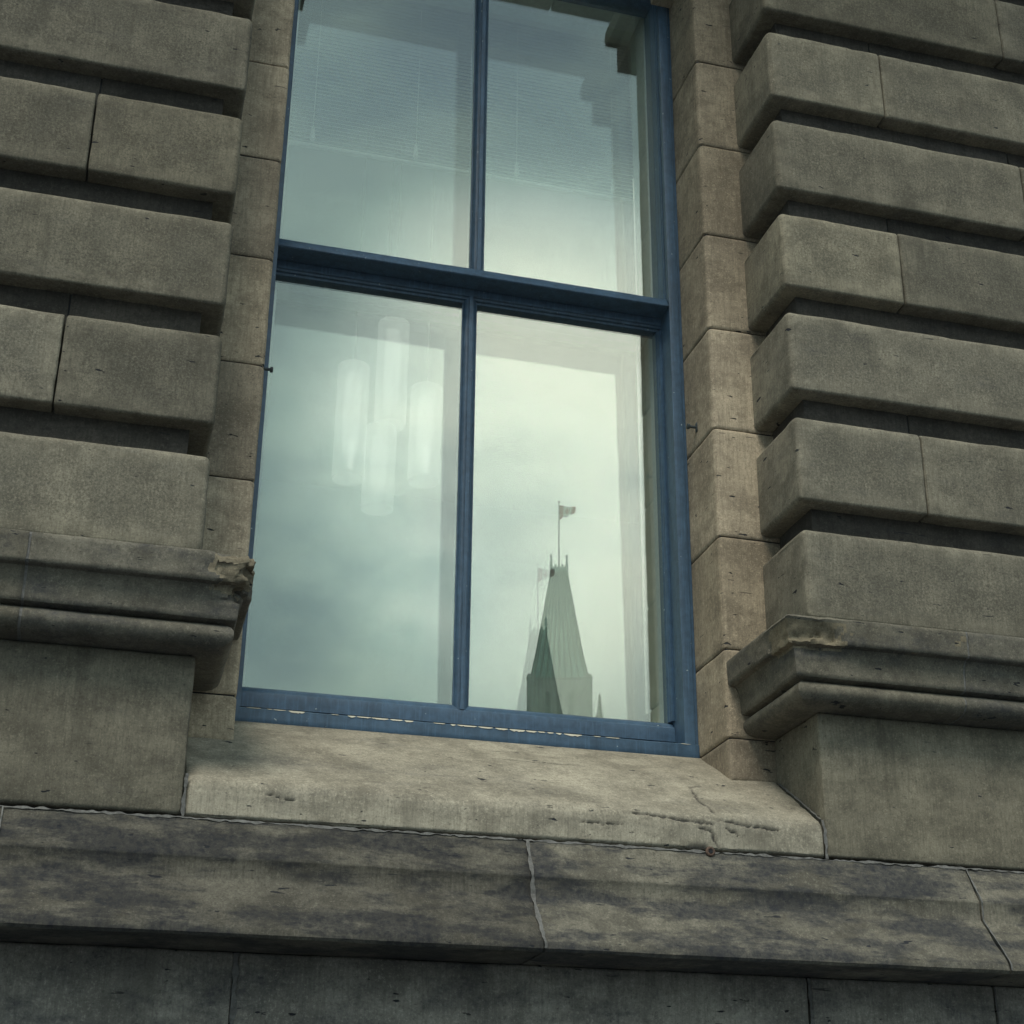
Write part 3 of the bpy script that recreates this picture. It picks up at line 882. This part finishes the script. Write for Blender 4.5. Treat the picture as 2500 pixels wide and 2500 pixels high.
# ================================================================= BLIND
blind = empty('venetian_blind', 'pale venetian blind half raised behind the upper panes with white cord pulls', 'blind', (0.945, 0.83, 4.04))
def child(name, bm, mat, parent, smooth=30, loc=None):
    o = put(name, bm, mat, parent, smooth)
    if loc: o.location = loc
    return o
bm = box(bmesh.new(), -0.66, 0.66, -0.02, 0.02, -0.025, 0.012, 0.004)
child('head_rail', bm, M['slat'], blind)
bm = rings(bmesh.new(), [[(x, y, z) for y, z in ((-0.012, -0.003), (-0.004, 0.001), (0.004, 0.0035), (0.012, 0.004), (0.012, 0.0034), (0.004, 0.0028), (-0.004, 0.0003), (-0.012, -0.0037))] for x in (-0.652, 0.652)])
slat0 = child('slat', bm, M['slat'], blind, 60)
zr = 3.306
nsl = int((4.00 - zr) / 0.0156)
for i in range(nsl):
    o = slat0 if i == 0 else slat0.copy()
    if i: col.objects.link(o); o.parent = blind
    o.location = (0, 0, zr + 0.016 + 0.0156 * i - 4.04)
    o.rotation_euler = (R(10 + 40 * min(1.0, i / 32)), 0, 0)
child('bottom_rail', box(bmesh.new(), -0.655, 0.655, -0.010, 0.010, zr - 0.006 - 4.04, zr + 0.004 - 4.04, 0.003), M['cordw'], blind)
def lathe(bm, prof, n=14, axis_xy=(0, 0)):
    rs = [[(axis_xy[0] + r * math.cos(2 * math.pi * i / n), axis_xy[1] + r * math.sin(2 * math.pi * i / n), z) for i in range(n)] for r, z in prof]
    return rings(bm, rs)
for x in (0.424, 0.779, 1.137, 1.492):
    c = child('cord', lathe(bmesh.new(), [(0.0013, 3.36 - 4.04), (0.0013, 3.98 - 4.04)], 6, (x - 0.945, -0.022)), M['cordw'], blind)
    tb = lathe(bmesh.new(), [(0.002, 3.374 - 4.04), (0.0055, 3.366 - 4.04), (0.0075, 3.345 - 4.04), (0.0095, 3.318 - 4.04), (0.008, 3.314 - 4.04)], 10, (x - 0.945, -0.022))
    child('cord_tassel', tb, M['cordw'], c)

# ================================================================= PENDANT LAMPS
def pendant(x, z, h, label, bulb):
    r = empty('pendant_lamp', label, 'lamp', (x, 3.0, z), 'pendant lamps hanging behind the lower left pane')
    child('shade', lathe(bmesh.new(), [(0.055, 0.006), (0.072, 0.0), (0.0765, 0.004), (0.0765, h - 0.004), (0.074, h), (0.02, h + 0.004)], 28), M['shade'], r, 40)
    child('inner_core', lathe(bmesh.new(), [(0.02, 0.10), (0.034, 0.14), (0.040, 0.22), (0.040, h - 0.10), (0.03, h - 0.04)], 16), M['core'], r, 40)
    if bulb:
        child('lit_tube', lathe(bmesh.new(), [(0.008, 0.035), (0.0125, 0.04), (0.0125, 0.17), (0.006, 0.185)], 12, (0.0, -0.05)), M['bulb'], r, 40)
    child('suspension_rod', lathe(bmesh.new(), [(0.0035, h + 0.01), (0.0035, 5.1 - z)], 8), M['rod'], r, 40)
    return r
pendant(0.919, 3.12, 0.60, 'opal cylinder pendant lamp, leftmost of the four seen behind the glass', True)
pendant(1.103, 3.43, 0.56, 'opal cylinder pendant lamp hanging highest of the four behind the glass', False)
pendant(1.062, 2.985, 0.42, 'faint opal cylinder pendant lamp hanging lowest of the four behind the glass', False)
pendant(1.276, 3.155, 0.50, 'opal cylinder pendant lamp nearest the middle glazing bar', True)

# ================================================================= FIXINGS
def pin(name, x, y, z, s, label, L):
    r = empty(name, label, 'bolt', (x, y, z), 'iron pins in the window reveals')
    def lat(prof, n=12):
        rs = [[(s * t, rr * math.cos(2 * math.pi * i / n), rr * math.sin(2 * math.pi * i / n)) for i in range(n)] for rr, t in prof]
        return rings(bmesh.new(), rs)
    child('shank', lat([(0.0045, -0.02), (0.0045, L - 0.008)]), M['iron'], r)
    child('head', lat([(0.004, L - 0.009), (0.0085, L - 0.008), (0.0085, L - 0.001), (0.006, L)]), M['iron'], r)
    child('collar', box(bmesh.new(), min(0, s * 0.003), max(0, s * 0.003), -0.007, 0.007, -0.015, 0.015, 0.001), M['iron'], r)
pin('wall_pin', JL, 0.40, 2.186, 1, 'small iron pin sticking out beside the left edge of the lower glass', 0.034)
pin('wall_pin', JR, 0.40, 2.188, -1, 'small iron pin fixed to the right stone reveal, with a square base plate', 0.032)
def torus(R0, r0, n=20, m=8):
    bm = bmesh.new()
    V = [[bm.verts.new(((R0 + r0 * math.cos(2 * math.pi * j / m)) * math.cos(2 * math.pi * i / n), r0 * math.sin(2 * math.pi * j / m), (R0 + r0 * math.cos(2 * math.pi * j / m)) * math.sin(2 * math.pi * i / n))) for j in range(m)] for i in range(n)]
    for i in range(n):
        for j in range(m):
            bm.faces.new((V[i][j], V[(i + 1) % n][j], V[(i + 1) % n][(j + 1) % m], V[i][(j + 1) % m]))
    return bm
rg = empty('anchor_eye', 'small rusty iron eye set in the joint below the cracked sill', 'ring', (1.4235, -0.006, 0.8035))
child('eye_ring', torus(0.0085, 0.0042), M['rust'], rg, 60)
child('eye_plug', lathe(bmesh.new(), [(0.005, -0.004), (0.005, 0.004)], 10), M['crack'], rg, 60).rotation_euler = (R(90), 0, 0)

# ================================================================= GROUND
bm = box(bmesh.new(), -900, 900, -900, 900, -2.2, -1.75)
tag(put('ground', bm, M['asphalt'], None, 0), 'dark asphalt ground in front of the building', None, None, 'structure')
bm = box(bmesh.new(), -40, 40, -4.6, 0.0, -1.745, -1.602, 0.01)
tag(put('pavement', bm, M['pave'], None, 0), 'grey pavement along the foot of the wall', None, None, 'structure')

# ================================================================= TOWER SEEN IN THE GLASS
K = 1.481
def T(x, z): return ((x - 37.25) * K, z * K)
TX, TY = 37.25 * K, -180.0
tower = empty('roofed_tower', 'tall stone tower with steep green copper roof, mirrored in the lower right pane', 'tower', (TX, TY, -1.75))
tower.rotation_euler = (0, 0, math.atan2(TX, 184.8))
def sq(h, z): return [(-h, -h, z), (h, -h, z), (h, h, z), (-h, h, z)]
zoff = 1.75
levels = [(2.62, 42.4), (2.52, 42.8), (2.12, 44.6), (1.80, 46.4), (1.37, 48.8), (1.02, 50.9), (0.80, 52.2), (0.70, 53.0)]
bm = rings(bmesh.new(), [sq(h * K * 0.93, z * K + zoff) for h, z in levels])
roof = child('roof', bm, M['copper'], tower, 20)
# standing seams on the four faces
bm = bmesh.new()
for f in range(4):
    rot = Matrix.Rotation(R(90 * f), 4, 'Z')
    for u in range(-4, 5):
        pts = []
        for h, z in levels:
            hh = h * K * 0.93
            pts.append((u / 4.3 * hh, -hh - 0.03, z * K + zoff))
        for a, b in zip(pts, pts[1:]):
            vs = [rot @ Vector((p[0] + dx, p[1] + dy, p[2])) for p in (a, b) for dx, dy in ((-0.12, 0.06), (0, -0.20), (0.12, 0.06))]
            V = [bm.verts.new(v) for v in vs]
            bm.faces.new((V[0], V[1], V[4], V[3])); bm.faces.new((V[1], V[2], V[5], V[4]))
c = child('roof_seams', bm, M['seam'], roof, 0)
c['kind'] = 'stuff'
child('roof_curb', rings(bmesh.new(), [sq(0.74 * K, 53.0 * K + zoff), sq(0.78 * K, 53.15 * K + zoff), sq(0.78 * K, 53.4 * K + zoff), sq(0.70 * K, 53.45 * K + zoff)]), M['copper'], tower, 0)
for i, (sx, sy) in enumerate(((-1, -1), (1, -1), (-1, 1), (1, 1), (-0.45, -1), (0.45, -1), (-1, 0), (1, 0))):
    hgt = 1.25 if i < 4 else 0.9
    bm = lathe(bmesh.new(), [(0.16, 0), (0.22, 0.25), (0.13, 0.5), (0.11, hgt * 1.1), (0.18, hgt * 1.2), (0.05, hgt * K)], 8, (sx * 0.70 * K, sy * 0.70 * K))
    child('cresting_spike', bm, M['copper'], tower, 40, (0, 0, 53.4 * K + zoff))
wall = child('wall', rings(bmesh.new(), [sq(3.1, 0), sq(3.1, 38.5 * K), sq(3.35, 38.8 * K), sq(3.35, 42.2 * K + zoff), sq(3.6, 42.4 * K + zoff)]), M['tower'], tower, 0)
for sx in (-1, 1):
    for sy in (-1, 1):
        x, y = sx * 3.65, sy * 3.3
        rs = [[(x + a, y + b, z) for a, b in ((-0.55, -0.55), (0.55, -0.55), (0.55, 0.55), (-0.55, 0.55))] for z in (0, 42.3 * K + zoff)]
        rs += [[(x + a * 1.15, y + b * 1.15, 42.35 * K + zoff) for a, b in ((-0.55, -0.55), (0.55, -0.55), (0.55, 0.55), (-0.55, 0.55))], [(x + a * 0.7, y + b * 0.9, 42.7 * K + zoff) for a, b in ((-0.55, -0.55), (0.55, -0.55), (0.55, 0.55), (-0.55, 0.55))]]
        child('corner_turret', rings(bmesh.new(), rs), M['tower'], tower, 0)
for sx in (-1.5, 0, 1.5):
    child('window', box(bmesh.new(), sx - 0.35, sx + 0.35, 3.30, 3.42, 39.5 * K, 42.3 * K), M['darkwin'], tower, 0)
    child('window', box(bmesh.new(), sx - 0.35, sx + 0.35, -3.42, -3.30, 39.5 * K, 42.3 * K), M['darkwin'], tower, 0)
pole = put('flagpole', lathe(bmesh.new(), [(0.12, 53.4 * K), (0.09, 57 * K), (0.065, 60.05 * K), (0.14, 60.1 * K), (0.14, 60.25 * K), (0.02, 60.3 * K)], 10, (0, 0)), M['iron'], None, 40, (TX, TY, 0))
tag(pole, 'tall thin flagpole rising from the green tower roof', 'flagpole')
# flag: red, white with a leaf, red
def flag_pt(u, v):
    x = 2.35 * u - 0.10 * v
    y = 0.22 * math.sin(u * 9.0) * (0.25 + u)
    hgt = 2.15 - 1.35 * u + 0.14 * math.sin(u * 17)
    return Vector((x, y, -hgt * v - 0.05 * u + 0.05 * math.sin(u * 9 + v * 2) * u))
bm = bmesh.new()
NU, NV = 32, 12
V = [[bm.verts.new(flag_pt(i / NU, j / NV)) for j in range(NV + 1)] for i in range(NU + 1)]
for i in range(NU):
    for j in range(NV):
        f = bm.faces.new((V[i][j], V[i + 1][j], V[i + 1][j + 1], V[i][j + 1]))
        f.material_index = 0 if (i < 8 or i >= 24) else 1
fl_o = put('flag', bm, [M['flagred'], M['flagwhite']], None, 60, (TX + 0.08, TY, 59.85 * K))
tag(fl_o, 'red and white flag with a red leaf flying on the tower pole', 'flag')
leaf = [(0, -0.46), (0.03, -0.20), (0.24, -0.24), (0.20, -0.14), (0.44, 0.06), (0.38, 0.10), (0.42, 0.24), (0.28, 0.21), (0.25, 0.28), (0.12, 0.14), (0.16, 0.40), (0.07, 0.36), (0, 0.52)]
leaf = leaf + [(-x, y) for x, y in leaf[::-1][1:-1]]
for s in (-1, 1):
    bm = bmesh.new()
    c0 = bm.verts.new(flag_pt(0.5, 0.5) + Vector((0, s * 0.02, 0)))
    vs = [bm.verts.new(flag_pt(0.5 + x * 0.40, 0.5 - y * 0.85) + Vector((0, s * 0.02, 0))) for x, y in leaf]
    for a, b in zip(vs, vs[1:] + vs[:1]): bm.faces.new((c0, a, b))
    child('flag_leaf', bm, M['flagred'], fl_o, 0)

# ================================================================= SPRUCE SEEN IN THE GLASS
tree = empty('spruce_tree', 'narrow dark spruce tree beside the tower, mirrored low in the right pane', 'tree', (21.2 * 1.9, -118.0, -1.75))
TH = 21.75 * 1.9 + 1.75
child('trunk', lathe(bmesh.new(), [(0.45, 0), (0.30, TH * 0.4), (0.12, TH * 0.8), (0.03, TH)], 10), M['bark'], tree, 40)
bm = bmesh.new()
rnd = random.Random(3)
for i in range(7000):
    f = rnd.random() ** 0.42
    z = TH * (0.12 + 0.88 * f)
    tier = 0.55 + 0.45 * ((z * 0.62 + 0.35 * math.sin(z * 1.7)) % 1.0)
    rmax = min((TH - z) * 0.15, 3.0) * tier + 0.02
    a = rnd.uniform(0, 2 * math.pi); r = rmax * math.sqrt(rnd.random())
    c = Vector((r * math.cos(a), r * math.sin(a), z - r * 0.35))
    s = rnd.uniform(0.14, 0.34) * min(1.0, 0.28 + (TH - z) / 9)
    d = Vector((math.cos(a), math.sin(a), -0.5 + rnd.uniform(-0.3, 0.3))).normalized()
    w = d.cross(Vector((0, 0, 1))).normalized() * s * 0.4
    u = Vector((0, 0, rnd.uniform(-0.08, 0.08)))
    vv = [bm.verts.new(c - w), bm.verts.new(c + d * s * 1.6 + u), bm.verts.new(c + w), bm.verts.new(c - d * s * 0.5 + Vector((0, 0, s * 0.3)))]
    bm.faces.new(vv)
child('crown', bm, M['leaf'], tree, 0)

# ================================================================= AIR
bm = box(bmesh.new(), -950, 950, -950, 950, -3.3, 96)
hz = NT('damp_air')
pv_ = hz.n('ShaderNodeVolumePrincipled')
pv_.inputs['Color'].default_value = (0.84, 0.96, 0.93, 1)
pv_.inputs['Density'].default_value = 0.0016
ho = hz.n('ShaderNodeOutputMaterial')
hz.l(pv_.outputs[0], ho.inputs['Volume'])
tag(put('haze', bm, hz.m, None, 0), None, None, None, 'stuff')
